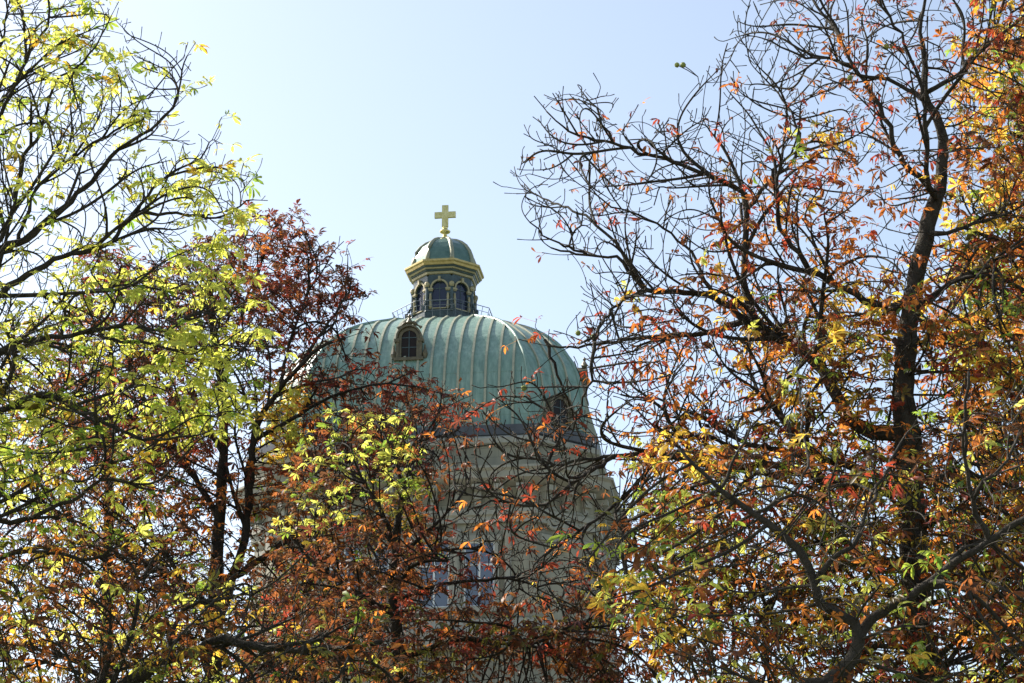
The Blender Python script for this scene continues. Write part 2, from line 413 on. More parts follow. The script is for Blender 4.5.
def dormer(M, yf, depth, z0, zs, hw, crest=True):
    d = MB(); arch_solid(d, M, hw+.25, z0, zs, yf+.10, yf+depth)
    do = d.build('dormer', M_copper, B)
    d = MB(); arch_frame(d, M, hw, hw+.22, z0, zs, yf-.06, yf+.14)
    arch_frame(d, M, hw+.25, hw+.37, zs-.25, zs, yf-.22, yf+.5)
    for s in (-1, 1):
        d.box(s*(hw+.27)-.10, s*(hw+.27)+.10, yf-.12, yf+.22, z0-.12, zs-.05, M)
        d.box(s*(hw+.30)-.18, s*(hw+.30)+.18, yf-.20, yf+.26, zs-.32, zs-.1, M)
        d.lathe([(.14,z0-.1),(.2,z0+.25),(.1,z0+.6),(.04,z0+.9)], 8, (s*(hw+.56), yf+.1), M)
    d.box(-hw-.5, hw+.5, yf-.22, yf+.3, z0-.26, z0-.06, M)
    if crest:
        zt = zs+hw+.5
        d.lathe([(.10,zt-.15),(.26,zt+.05),(.17,zt+.22),(.07,zt+.4),(.13,zt+.52),(.02,zt+.72)], 10, (0, yf-.02), M)
        for s in (-1, 1):
            d.tube([(s*(.2+.62*t), yf-.02, zt+.1-.42*t*t-.10*math.sin(t*3.1)) for t in [i/7 for i in range(8)]], [.10+.05*math.sin(i) for i in range(8)], 6, M)
    d.build('dormer_frame', M_dtrim, do)
    d = MB(); arch_solid(d, M, hw-.02, z0, zs, yf+.02, yf+.06); d.build('pane', M_pane, do)
    d = MB(); d.box(-.03, .03, yf-.02, yf+.03, z0, zs+hw-.05, M); d.box(-hw+.02, hw-.02, yf-.017, yf+.03, zs-.03, zs+.03, M)
    d.box(-hw+.02, hw-.02, yf-.017, yf+.03, (z0+zs)/2-.03, (z0+zs)/2+.03, M)
    d.build('glazing_bar', M_dark, do)
for k in range(4):
    dormer(ROT(k) @ Matrix.Translation((-.65 if k == 0 else 0, 0, 0)), -10.3, 4.6, 46.75, 48.15, .52)
# low lunettes on the chamfered corners
for k in range(4):
    dormer(ROTC(k), -AC-.28, 1.6, 41.9, 42.95, .62, False)

# lantern ----------------------------------------------------------------------
AL = 2.15
ln = MB(); ln.rings([roct(2.75, 51.9), roct(2.75, 52.5), roct(2.45, 52.6), roct(2.45, 53.0), roct(AL-.25, 53.05), roct(AL-.25, 56.1)], True, True)
lan = ln.build('lantern', M_dark, B)
R8 = lambda k: Matrix.Rotation(k*math.pi/4, 4, 'Z')
hw8 = AL*math.tan(math.pi/8)
wl = MB(); tr = MB(); gl = MB(); bars = MB()
for k in range(8):
    M = R8(k)
    # spandrel wall round an arched opening
    hi, zs, z0, zt = .52, 54.95, 53.05, 56.1
    a = arch_pts(hi, z0, zs, 12)
    outer = []
    for x, z in a:
        if z <= zs+1e-6: outer.append((-hw8 if x < 0 else hw8, z))
        else:
            t = math.atan2(z-zs, x); cx, cz = math.cos(t), math.sin(t)
            s = min(hw8/abs(cx) if abs(cx) > 1e-6 else 9, (zt-zs)/cz if cz > 1e-6 else 9); outer.append((cx*s, zs+cz*s))
    rs = [[M @ Vector(p) for p in [(a[i][0],-AL,a[i][1]),(outer[i][0],-AL,outer[i][1]),(outer[i][0]*.94,-AL+.22,outer[i][1]),(a[i][0],-AL+.22,a[i][1])]] for i in range(len(a))]
    wl.rings(rs, True, True)
    arch_frame(tr, M, hi+.03, hi+.16, zs, zs, -AL-.10, -AL+.05)
    tr.box(-.09, .09, -AL-.2, -AL+.02, zs+hi-.02, zs+hi+.34, M)                # keystone
    for s in (-1, 1):
        x0, x1 = sorted((s*(hi-.06), s*(hw8-.02)))
        tr.box(x0, x1, -AL-.13, -AL+.05, zs-.16, zs-.02, M); tr.box(x0+.03, x1-.03, -AL-.08, -AL+.05, zs-.24, zs-.16, M)
        tr.lathe([(.07,z0+.25),(.13,z0+.4),(.08,z0+.75),(.10,z0+1.2),(.07,z0+1.45)], 8, (s*(hi+.13), -AL-.06), M)
    tr.box(-hi, hi, -AL-.06, -AL+.1, z0+.28, z0+.36, M)
    wl.box(-hi, hi, -AL+.02, -AL+.16, z0-.02, z0+.28, M)
    arch_solid(gl, M, hi+.02, z0+.28, zs, -AL+.13, -AL+.17)
    bars.box(-hi, hi, -AL+.09, -AL+.13, zs-.04, zs+.02, M); bars.box(-.02, .02, -AL+.095, -AL+.127, z0+.3, zs+hi, M); bars.box(-hi, hi, -AL+.09, -AL+.13, z0+.9, z0+.94, M)
    # corner scroll consoles
    Mc = Matrix.Rotation(math.pi/8 + k*math.pi/4, 4, 'Z'); rc = AL/math.cos(math.pi/8)
    tr.lathe([(.13,55.0),(.2,55.15),(.2,55.3),(.12,55.4)], 8, (0, -rc-.05), Mc)
    wl.lathe([(.17,53.0),(.2,53.1),(.14,53.2),(.13,54.9),(.17,55.0)], 8, (0, -rc-.03), Mc)
    wl.tube([(0,-rc-.45,53.1),(0,-rc-.5,53.35),(0,-rc-.3,53.6),(0,-rc-.14,54.0)], [.16,.15,.11,.08], 6, Mc)
wl.build('lantern_wall', M_dark, lan); tr.build('arch_trim', M_trim, lan); gl.build('pane', M_glass_dark, lan); bars.build('glazing_bar', M_dark, lan)
def lband(name, mat, prof):
    q = MB(); q.rings([roct(a, z) for a, z in prof], True, True); return q.build(name, mat, lan)
lband('architrave', M_trim, [(2.16,56.02),(2.24,56.05),(2.27,56.2),(2.2,56.22)])
lband('frieze', M_dark, [(2.18,56.2),(2.30,56.23),(2.36,56.36),(2.3,56.4)])
lband('moulding', M_trim, [(2.30,56.37),(2.42,56.38),(2.47,56.48),(2.4,56.5)])
lband('soffit', M_dark, [(2.38,56.46),(2.52,56.5),(2.58,56.62),(2.5,56.64)])
lband('lantern_cornice', M_gtrim, [(2.5,56.6),(2.64,56.62),(2.68,56.78),(2.80,56.86),(2.80,57.0),(2.25,57.18)])
# cupola
CP = [(2.18,57.1),(2.2,57.35),(2.14,57.8),(1.98,58.28),(1.7,58.76),(1.32,59.14),(.9,59.4),(.45,59.56),(.2,59.6)]
q = MB(); q.rings([roct(a, z) for a, z in CP], True, True); q.build('cupola', M_cup, lan)
q = MB()
for k in range(8):
    Mc = Matrix.Rotation(math.pi/8 + k*math.pi/4, 4, 'Z')
    q.tube([(0, -a/math.cos(math.pi/8), z) for a, z in CP], [.17,.17,.165,.16,.15,.13,.11,.09,.08], 8, Mc)
q.lathe([(.42,59.5),(.40,59.68),(.2,59.8)], 14)
q.build('cupola_rib', M_rib, lan, True)
q = MB(); q.lathe([(.30,59.75),(.20,59.9),(.13,60.0),(.15,60.1),(.36,60.2),(.42,60.3),(.3,60.4),(.14,60.48),(.22,60.58),(.2,60.66),(.08,60.72)], 16)
q.build('finial', M_gold, lan, True)
# railing round the lantern
q = MB()
for zz, rr in ((52.75,.02),(53.1,.02),(53.45,.03)):
    ring = roct(3.35 + (zz-52.6)*.25, zz); q.tube(ring + [ring[0]], rr, 5)
for k in range(8):
    for t in (0, .2, .4, .6, .8):
        P = []
        for zz in (52.1, 52.6, 53.45):
            ring = roct(3.25 + (zz-52.1)*.25, zz); P.append(ring[k].lerp(ring[(k+1) % 8], t))
        q.tube(P, .02, 5)
q.build('railing', M_rail, lan)
# cross
q = MB()
t_ = .11
out = [(-.24,60.68),(.24,60.68),(.24,61.42),(.80,61.42),(.80,61.88),(.24,61.88),(.24,62.42),(-.24,62.42),(-.24,61.88),(-.80,61.88),(-.80,61.42),(-.24,61.42)]
q.rings([[(x,-t_,z) for x, z in out], [(x,t_,z) for x, z in out]], True, True)
q.build('cross', M_gold, B)

# ------------------------------------------------------------------ trees
def catmull(P, step):
    P = np.asarray(P, float)
    if len(P) == 2: Q = np.linspace(P[0], P[1], 20)
    else:
        E = np.vstack([2*P[0]-P[1], P, 2*P[-1]-P[-2]]); Q = []
        for i in range(len(P)-1):
            p0, p1, p2, p3 = E[i:i+4]
            for t in np.linspace(0, 1, 12, endpoint=False):
                Q.append(.5*(2*p1 + (p2-p0)*t + (2*p0-5*p1+4*p2-p3)*t*t + (-p0+3*p1-3*p2+p3)*t**3))
        Q.append(P[-1]); Q = np.array(Q)
    L = np.r_[0, np.cumsum(np.linalg.norm(np.diff(Q[:, :3], axis=0), axis=1))]
    n = max(2, int(L[-1]/step)+1); s = np.linspace(0, L[-1], n)
    return np.stack([np.interp(s, L, Q[:, j]) for j in range(Q.shape[1])], 1)

def in_poly(px, py, poly):
    poly = np.asarray(poly, float); x, y = poly[:, 0], poly[:, 1]; inside = np.zeros(len(px), bool); j = len(poly)-1
    for i in range(len(poly)):
        c = ((y[i] > py) != (y[j] > py)) & (px < (x[j]-x[i])*(py-y[i])/(y[j]-y[i]+1e-12)+x[i])
        inside ^= c; j = i
    return inside
def edge_dist(px, py, poly):
    poly = np.asarray(poly, float); D = np.full(len(px), 1e9)
    for i in range(len(poly)):
        a = poly[i]; b = poly[(i+1) % len(poly)]; ab = b-a
        t = np.clip(((px-a[0])*ab[0]+(py-a[1])*ab[1])/(ab@ab), 0, 1)
        D = np.minimum(D, np.hypot(px-a[0]-t*ab[0], py-a[1]-t*ab[1]))
    return D
def sample_crown(poly, n, dc, T, edge=90.0):
    poly = np.asarray(poly, float); lo, hi = poly.min(0), poly.max(0); out = []
    while sum(map(len, out)) < n:
        px = rng.uniform(lo[0], hi[0], n*2); py = rng.uniform(lo[1], hi[1], n*2)
        k = in_poly(px, py, poly); px, py = px[k], py[k]
        th = T*np.sqrt(np.clip(edge_dist(px, py, poly)/edge, .04, 1)); d = dc + rng.uniform(-1, 1, len(px))*th
        out.append(at(px, py, d))
    return np.vstack(out)[:n]

def tubes(chains, pos, rad, k, name, mat, parent):
    """chains: list of index arrays into pos/rad (rad may be per chain list)"""
    if not chains: return None
    P = np.vstack([c[0] for c in chains]); Rr = np.concatenate([c[1] for c in chains]); ln_ = np.array([len(c[1]) for c in chains])
    st = np.r_[0, np.cumsum(ln_)[:-1]]; N = len(P)
    first = np.zeros(N, bool); first[st] = True; last = np.zeros(N, bool); last[st+ln_-1] = True
    nx = np.where(last, np.arange(N), np.arange(N)+1); pv = np.where(first, np.arange(N), np.arange(N)-1)
    t = P[nx]-P[pv]; t /= np.linalg.norm(t, axis=1, keepdims=True)+1e-9
    # one reference per chain
    avg = np.repeat(P[st+ln_-1]-P[st], ln_, axis=0); ax = np.abs(avg).argmin(1)
    ref = np.eye(3)[ax]
    u = np.cross(t, ref); u /= np.linalg.norm(u, axis=1, keepdims=True)+1e-9; w = np.cross(t, u)
    a = np.arange(k)*2*np.pi/k
    V = P[:, None] + Rr[:, None, None]*(u[:, None]*np.cos(a)[None, :, None] + w[:, None]*np.sin(a)[None, :, None])
    V = V.reshape(-1, 3)
    i = np.where(~last)[0]
    j = np.arange(k); j2 = (j+1) % k
    F = np.stack([i[:, None]*k+j, i[:, None]*k+j2, (i[:, None]+1)*k+j2, (i[:, None]+1)*k+j], -1).reshape(-1, 4)
    li = np.where(last)[0]; C = (li[:, None]*k+j)
    loops = np.concatenate([F.ravel(), C.ravel()]); sizes = np.concatenate([np.full(len(F), 4), np.full(len(C), k)])
    me = np_mesh(name, V, loops, sizes)
    return link(name, me, mat, parent, True)

def subdiv(P, r):
    n = len(P)
    if n < 3: return P, r
    E = np.vstack([2*P[0]-P[1], P, 2*P[-1]-P[-2]]); M = (-E[:-3]+9*E[1:-2]+9*E[2:-1]-E[3:])/16
    Q = np.empty((2*n-1, 3)); Q[::2] = P; Q[1::2] = M; q = np.empty(2*n-1); q[::2] = r; q[1::2] = (r[:-1]+r[1:])/2
    return Q, q
def norm(v): return v/(np.linalg.norm(v, axis=-1, keepdims=True)+1e-9)

def make_leaves(P, D, size, cols, edge_cols, keep, tilt, droop, up=1.0):
    """palmate leaves: P attach points, D petiole direction, size leaflet length, cols (N,3), keep = share of leaflets left"""
    N = len(P); NL = 7
    nrm = norm(np.stack([np.zeros(N), np.zeros(N), np.ones(N)*up], 1) + rng.normal(0, 1, (N, 3))*tilt)
    D = norm(D - nrm*np.sum(D*nrm, 1, keepdims=True)*.75)
    S = norm(np.cross(nrm, D)); nrm = norm(np.cross(D, S))
    pet = size*rng.uniform(.5, 1.1, N)
    Bp = P + D*pet[:, None] - nrm*(droop*pet*.3)[:, None]
    ang = np.radians(np.linspace(-105, 105, NL))[None] + rng.normal(0, .13, (N, NL))
    ls = (np.array([.5,.75,.95,1.05,.95,.75,.5])[None]*rng.uniform(.78, 1.12, (N, NL)))*size[:, None]
    kp = rng.random((N, NL)) < keep[:, None]
    A = D[:, None]*np.cos(ang)[..., None] + S[:, None]*np.sin(ang)[..., None]
    L = norm(np.cross(np.repeat(nrm[:, None], NL, 1), A)); Nn = np.repeat(nrm[:, None], NL, 1)
    # each leaflet twists and droops on its own
    tw = rng.normal(0, .45, (N, NL))[..., None]
    L2 = L*np.cos(tw)+Nn*np.sin(tw); N2 = Nn*np.cos(tw)-L*np.sin(tw)
    dr = (droop[:, None]*rng.uniform(.3, 1.6, (N, NL)))
    l = ls[..., None]
    def pt(t, lat, lift=0.):
        # along curve bending down
        a = dr[..., None]*t
        return Bp[:, None] + A*(l*t*np.cos(a*.8)) - N2*(l*t*np.sin(a*.8)) + L2*(l*lat) + N2*(l*lift)
    wd = rng.uniform(.10, .165, (N, NL))[..., None]; fold = rng.uniform(-.02, .09, (N, NL))[..., None]
    V = np.stack([pt(0,0), pt(.38,-wd*.75,fold), pt(.38,0), pt(.38,wd*.75,fold), pt(.72,-wd,fold*1.3), pt(.72,0), pt(.72,wd,fold*1.3), pt(1.0,0,rng.normal(0,.04,(N,NL,1)))], 2)
    lc = cols[:, None]*rng.uniform(.72, 1.22, (N, NL, 1)); mixr = rng.uniform(0, 1, (N, NL, 1))**1.3
    lc = lc*(1-mixr*.35) + edge_cols[:, None]*(mixr*.35)
    ec = lc*(1-mixr) + edge_cols[:, None]*mixr
    Cc = np.stack([lc, lc*.5+ec*.5, lc*1.08, lc*.5+ec*.5, ec, lc*.8+ec*.2, ec, ec], 2)
    V = V[kp].reshape(-1, 3); Cc = Cc[kp].reshape(-1, 3); n = len(V)//8
    o = (np.arange(n)*8)[:, None]
    T = np.concatenate([o+np.array([[0,2,1]]), o+np.array([[0,3,2]]), o+np.array([[4,5,7]]), o+np.array([[5,6,7]])], 0)
    Q = np.concatenate([o+np.array([[1,2,5,4]]), o+np.array([[2,3,6,5]])], 0)
    # petioles
    pw = .0035
    PV = np.stack([P-S*pw, P+S*pw, Bp+S*pw*.7, Bp-S*pw*.7], 1).reshape(-1, 3); po = len(V)+(np.arange(N)*4)[:, None]
    PQ = po+np.array([[0,1,2,3]]); PC = np.repeat(cols*.5+np.array([.22,.16,.04])*.5, 4, axis=0)
    Va = np.vstack([V, PV]); Ca = np.vstack([Cc, PC])
    loops = np.concatenate([T.ravel(), Q.ravel(), PQ.ravel()]); sizes = np.concatenate([np.full(len(T), 3), np.full(len(Q)+len(PQ), 4)])
    return Va, loops, sizes, np.clip(Ca, 0, 1)

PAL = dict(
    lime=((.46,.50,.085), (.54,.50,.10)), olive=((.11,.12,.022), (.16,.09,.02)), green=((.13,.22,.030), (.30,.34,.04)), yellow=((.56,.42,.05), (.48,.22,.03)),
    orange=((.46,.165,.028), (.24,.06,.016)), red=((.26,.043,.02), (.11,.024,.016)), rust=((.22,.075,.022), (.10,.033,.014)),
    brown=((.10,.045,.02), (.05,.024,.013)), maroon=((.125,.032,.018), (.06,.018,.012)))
PK = list(PAL)
PC1 = np.array([PAL[k][0] for k in PK]); PC2 = np.array([PAL[k][1] for k in PK])

husk_me = None
def husk_mesh():
    global husk_me
    if husk_me: return husk_me
    bm = bmesh.new(); bmesh.ops.create_icosphere(bm, subdivisions=2, radius=1)
    for v in list(bm.verts): v.co *= 1+random.uniform(-.03, .03)
    for f in list(bm.faces):
        r = bmesh.ops.poke(bm, faces=[f], offset=.16 if random.random() < .6 else .0)
    husk_me = bpy.data.meshes.new('chestnut_husk'); bm.to_mesh(husk_me); bm.free(); husk_me.materials.append(M_husk)
    return husk_me

def build_tree(name, label, d0, trunk, limbs, crowns, leaf, bark, step=.12, kill=.24, infl=2.2, tip=.0048, husks=(), leaflet=.15, seed=1, up=.18, wiggle=.15, spurs=.25, shoots=1.0, maxit=170, dwander=.8, pet_tilt=.45):
    global rng
    rng = np.random.default_rng(seed)
    sc = FPX*cp/d0*1.0    # pixels per metre, about
    base_top = at(trunk[0][0], trunk[0][1], d0)
    ground = np.array([base_top[0], base_top[1], 0.0])
    root = empty(name, tuple(ground)); tag(root, label, 'tree', 'chestnut trees in autumn leaf before the dome')
    off = ground
    pos = []; par = []; rad = []; cls = []
    def add_poly(Q, parent, c):
        for q in Q:
            pos.append(q[:3]); par.append(parent); rad.append(q[3]); cls.append(c); parent = len(pos)-1
    # trunk from the ground
    tp = []
    w0 = trunk[0][2]/sc/2
    hz = base_top[2]
    tp.append([*ground, w0*1.75]); tp.append([ground[0], ground[1], .35, w0*1.35]); tp.append([ground[0]+.03, ground[1], max(.9, hz*.35), w0*1.15])
    dd = d0
    for i, t in enumerate(trunk):
        dd = d0 + (t[3] if len(t) > 3 else .0)
        tp.append([*at(t[0], t[1], dd), t[2]/sc/2])
    Q = catmull(tp, step*1.4); Q[:, :3] += rng.normal(0, .006, (len(Q), 3)); add_poly(Q, -1, 0)
    for li, (pts, wa, wb) in enumerate(limbs):
        X = np.array(pos); pp = proj(X); s = np.hypot(pp[:, 0]-pts[0][0], pp[:, 1]-pts[0][1])
        # a limb may start on the trunk or on a limb made before it
        ip = int(s.argmin()); far = s[ip]
        dpar = X[ip][1]
        n = len(pts); drift = rng.uniform(-1, 1)*dwander; dr2 = rng.uniform(-.4, .4)*dwander
        q = [[*X[ip], wa/sc/2]]
        for i, p in enumerate(pts):
            if i == 0 and far < 25: continue
            t = i/(n-1); dq = dpar + drift*t*1.5 + dr2*math.sin(t*5) + (p[2] if len(p) > 2 else 0)
            q.append([*at(p[0], p[1], dq), (wa+(wb-wa)*t**.62)/sc/2])
        Q = catmull(q, step); Q[1:, :3] += rng.normal(0, .012, (len(Q)-1, 3))
        add_poly(Q[1:], ip, li+1)
    n_sk = len(pos)
    # long side shoots that sweep off the limbs before the fine twigs fill in
    cpoly = [[tuple(map(float, c_)) for c_ in c[0]] for c in crowns]
    def inside(p):
        q = proj(np.asarray(p)); x, y = float(q[0]), float(q[1])
        for po in cpoly:
            r_ = False; x1, y1 = po[-1]
            for x2, y2 in po:
                if (y2 > y) != (y1 > y) and x < (x1-x2)*(y-y2)/(y1-y2)+x2: r_ = not r_
                x1, y1 = x2, y2
            if r_: return True
        return False
    def shoot(ip, d, L, lvl):
        n = max(3, int(L/step)); p = np.array(pos[ip]); v = norm(np.array(d)); bend = rng.normal(0, .032, 3)+np.array([0, 0, .035]); ids = []
        prev = ip
        for q in range(n):
            v = norm(v + bend + rng.normal(0, .05, 3)); p = p + v*step
            if q > 1 and not inside(p): break
            pos.append(p); par.append(prev); rad.append(0.); cls.append(-1); prev = len(pos)-1; ids.append((prev, v))
        if lvl > 0:
            for q, (i, v) in enumerate(ids[1:], 1):
                if rng.random() < .42:
                    sd = norm(np.cross(v, rng.normal(0, 1, 3))); shoot(i, v*.75+sd*.75, L*(1-q/n*.6)*rng.uniform(.3, .6), lvl-1)
    if shoots:
        lim = np.array(cls); PP = np.array(pos)
        for c in range(1, len(limbs)+1):
            idx = np.where(lim == c)[0]; n = len(idx); side = 1
            Lc = n*step
            for q in range(int(n*.18)+1, n-1):
                if rng.random() < shoots*step/.36:
                    tg = norm(PP[idx[min(q+1, n-1)]]-PP[idx[q-1]]); sd = norm(np.cross(tg, rng.normal(0, 1, 3))*np.array([1, .8, 1])); side = -side
                    shoot(int(idx[q]), tg*.95+sd*.6+np.array([0, 0, .1]), min(2.1, max(.35, Lc*.36*(1.15-q/n)))*rng.uniform(.6, 1.2), 1)
            shoot(int(idx[-1]), norm(PP[idx[-1]]-PP[idx[-2]]), .3, 0)
    n_gr = len(pos)
    # ---- grow the twigs by space colonisation
    AT = np.vstack([sample_crown(c[0], int(c[1]*DENS), *c[2:]) for c in crowns]); kill = kill*DENS**-.34
    X = [np.array(p) for p in pos]; PAR = list(par); kids = [[] for _ in X]
    for i, p in enumerate(PAR):
        if p >= 0: kids[p].append(i)
    XA = np.array(X)
    # big-step first assignment
    near = np.full(len(AT), 1e9); ni = np.zeros(len(AT), int)
    lowz = XA[:, 2] > 2.0
    def upd(i0, i1):
        Y = XA[i0:i1]
        for s in range(0, len(Y), 400):
            d = np.linalg.norm(AT[:, None]-Y[None, s:s+400], axis=2)
            if i0 == 0: d[:, ~lowz[s:s+400]] = 1e9
            k = d.argmin(1); m = d[np.arange(len(AT)), k]; b = m < near
            near[b] = m[b]; ni[b] = k[b]+i0+s
    upd(0, len(XA)); last = len(XA); g = np.zeros((len(XA), 3))
    infl_now = infl
    for it in range(maxit):
        kk = near > kill; AT, near, ni = AT[kk], near[kk], ni[kk]
        if len(AT) < 5: break
        act = near < infl_now
        if not act.any(): infl_now *= 1.4; continue
        dirs = norm(AT[act]-XA[ni[act]]); acc = np.zeros((len(XA), 3)); np.add.at(acc, ni[act], dirs)
        ids = np.unique(ni[act])
        v = norm(acc[ids]); v = norm(v + np.array([0, 0, up]) + rng.normal(0, wiggle, v.shape))
        newp = XA[ids] + v*step*rng.uniform(.75, 1.2, (len(ids), 1))
        ok = np.ones(len(ids), bool)
        for q, i in enumerate(ids):
            if len(kids[i]) >= 4: ok[q] = False; continue
            for c in kids[i]:
                if np.sum((XA[c]-newp[q])**2) < (step*.45)**2: ok[q] = False; break
        if not ok.any():
            # drop unreachable attractors
            drop = np.isin(ni, ids) & act & (rng.random(len(ni)) < .5); AT, near, ni = AT[~drop], near[~drop], ni[~drop]; continue
        bad = ids[~ok]
        if len(bad):
            drop = np.isin(ni, bad) & (rng.random(len(ni)) < .25) & act; AT, near, ni = AT[~drop], near[~drop], ni[~drop]
        a0 = len(XA)
        for q, i in zip(np.where(ok)[0], ids[ok]):
            PAR.append(int(i)); kids.append([]); kids[i].append(len(PAR)-1)
        XA = np.vstack([XA, newp[ok]])
        if len(AT): upd(a0, len(XA))
        if len(XA) > 42000: break
    PARa = np.array(PAR); N = len(XA)
    # smooth the grown part along the main stem of each twig
    cntv = np.ones(N); PLx = PARa.tolist()
    for i in range(N-1, n_sk-1, -1):
        cntv[PLx[i]] += cntv[i]
    mc = np.full(N, -1); best = np.zeros(N)
    for i in range(n_sk, N):
        p = PLx[i]
        if cntv[i] > best[p]: best[p] = cntv[i]; mc[p] = i
    sel = np.where((np.arange(N) >= n_sk) & (mc >= 0))[0]
    for _ in range(4):
        XA[sel] = .4*XA[sel] + .3*XA[PARa[sel]] + .3*XA[mc[sel]]
    # short spur twigs with a bud
    tw = np.where((np.arange(N) >= n_sk) & (rng.random(N) < spurs))[0]
    if len(tw):
        dirp = norm(XA[tw]-XA[PARa[tw]]); rv = norm(rng.normal(0, 1, dirp.shape)); v = norm(dirp*.6+rv*.8+np.array([0, 0, .45]))
        sp1 = XA[tw]+v*rng.uniform(.05, .11, (len(tw), 1)); v2 = norm(v+np.array([0, 0, .4])+rng.normal(0, .2, v.shape)); sp2 = sp1+v2*rng.uniform(.05, .13, (len(tw), 1))
        i1 = np.arange(N, N+len(tw)); XA = np.vstack([XA, sp1, sp2]); PARa = np.concatenate([PARa, tw, i1]); N = len(XA)
    # radii by the pipe rule
    E = 2.35; acc = np.zeros(N); nch = np.zeros(N, int); np.add.at(nch, PARa[PARa >= 0], 1)
    RA = np.zeros(N)
    order = np.arange(N-1, -1, -1)
    PL = PARa.tolist(); accl = acc.tolist(); radl = [0.0]*N; tipE = tip**E
    for i in order.tolist():
        a = accl[i] or tipE
        if i < n_sk: radl[i] = rad[i]
        else: radl[i] = a**(1/E)
        p = PL[i]
        if p >= n_sk: accl[p] += a
    RA = np.array(radl)
    for i in range(n_sk, N):
        p = PL[i]; lim = RA[p]*.85 if p < n_sk else RA[p]
        if RA[i] > lim: RA[i] = lim
    # ---- meshes: trunk, each limb, twigs
    XL = XA - off
    cl = np.array(cls)
    for c in range(len(limbs)+1):
        idx = np.where(cl == c)[0]; p = PL[idx[0]]
        if p >= 0: idx = np.r_[p, idx]; r = RA[idx].copy(); r[0] = r[1]
        else: r = RA[idx]
        r = r*(1+rng.normal(0, .035, len(r)))
        tubes([(XL[idx], r)], None, None, 12 if c == 0 else 8, 'trunk' if c == 0 else 'limb', bark, root)
    # chains of twigs
    kids = [[] for _ in range(N)]
    for i in range(n_sk, N): kids[PL[i]].append(i)
    starts = [(PL[i], i) for i in range(n_sk, N) if PL[i] < n_sk]
    thin = []; thick = []
    while starts:
        p, i = starts.pop(); c = [p, i]
        while kids[i]:
            ks = sorted(kids[i], key=lambda q: -RA[q]); starts += [(i, q) for q in ks[1:]]; i = ks[0]; c.append(i)
        c = np.array(c); r = RA[c].copy(); r[0] = min(r[0], r[1]*1.25)
        r[-1] *= 1.3
        (thick if r[0] > .013 else thin).append(subdiv(XL[c], r))
    tubes(thick, None, None, 6, 'boughs', bark, root); tubes(thin, None, None, 3, 'twigs', bark, root)
    # ---- foliage
    tips = np.array([i for i in range(n_sk, N) if not kids[i]]); pp = proj(XA[tips])
    prob = np.zeros(len(tips)); reg = np.full(len(tips), -1)
    for ri, rg in enumerate(leaf):
        k = in_poly(pp[:, 0], pp[:, 1], rg['poly']); prob[k] = rg['p']; reg[k] = ri
    # leaf cover comes in clumps
    ph = rng.uniform(0, 6.28, 3); TX = XA[tips]
    cl_ = (np.sin(TX[:, 0]*3.1+ph[0]+.8*np.sin(TX[:, 2]*2.3))+np.sin(TX[:, 1]*2.7+ph[1])+1.5*np.sin(TX[:, 2]*9.0+1.1*np.sin(TX[:, 0]*1.9+ph[0])+ph[2]))/2.6
    prob = np.clip(prob*(1+1.25*cl_), 0, 1)
    sel = rng.random(len(tips)) < prob; tt = tips[sel]; rr = reg[sel]
    cnt = np.array([rng.integers(leaf[q]['n'][0], leaf[q]['n'][1]+1) for q in rr]) if len(rr) else np.array([], int)
    T = np.repeat(tt, cnt); RG = np.repeat(rr, cnt)
    P = XL[T]; D = norm(norm(XA[T]-XA[PARa[T]])*.5 + rng.normal(0, .8, P.shape)*np.array([1, 1, .45]))
    P = P - norm(XA[T]-XA[PARa[T]])*rng.uniform(0, .06, (len(T), 1))
    size = np.zeros(len(T)); cols = np.zeros((len(T), 3)); ec = np.zeros((len(T), 3)); keep = np.zeros(len(T)); droop = np.zeros(len(T))
    for ri, rg in enumerate(leaf):
        k = np.where(RG == ri)[0]
        if not len(k): continue
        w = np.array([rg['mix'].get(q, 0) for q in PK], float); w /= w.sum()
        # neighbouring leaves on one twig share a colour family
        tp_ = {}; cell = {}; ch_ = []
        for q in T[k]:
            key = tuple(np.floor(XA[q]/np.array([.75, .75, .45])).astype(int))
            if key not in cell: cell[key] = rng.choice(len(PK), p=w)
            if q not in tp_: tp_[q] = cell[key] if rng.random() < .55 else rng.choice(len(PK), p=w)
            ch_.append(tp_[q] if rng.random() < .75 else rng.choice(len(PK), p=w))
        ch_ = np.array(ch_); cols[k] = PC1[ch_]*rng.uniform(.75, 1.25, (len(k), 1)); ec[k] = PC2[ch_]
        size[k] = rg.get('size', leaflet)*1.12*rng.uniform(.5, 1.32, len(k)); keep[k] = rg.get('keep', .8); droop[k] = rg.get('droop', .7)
    if len(T):
        V, loops, sizes, C = make_leaves(P, D, size, cols, ec, keep, pet_tilt, droop)
        link('foliage', np_mesh('foliage', V, loops, sizes, C), M_leaf, root)
    # ---- green husks hanging from the twigs
    pa = proj(XA)
    for hx, hy in husks:
        s = np.hypot(pa[:, 0]-hx, pa[:, 1]-(hy-8)) + (np.arange(N) < n_sk)*50; i = int(s.argmin())
        p = XL[i]; d_ = XA[i][1]; q = at(hx, hy, d_)-off
        st_ = MB(); st_.tube([p, (p+q)/2+np.array([0, 0, .01]), q], .006, 5)
        ho = link('chestnut_husk', husk_mesh(), None, root, False, tuple(q)); rs = .034*random.uniform(.9, 1.1); ho.scale = (rs, rs, rs)
        ho.rotation_euler = (random.random()*3, random.random()*3, 0)
        so = st_.build('stalk', bark, ho); so.matrix_parent_inverse = Matrix.LocRotScale(Vector(q), ho.rotation_euler, Vector((rs, rs, rs))).inverted()
    print(name, 'nodes', N, 'tips', len(tips), 'leaves', len(T))
    return root

DENS = 2.8
FULL = [(-900,-900),(2000,-900),(2000,1700),(-900,1700)]

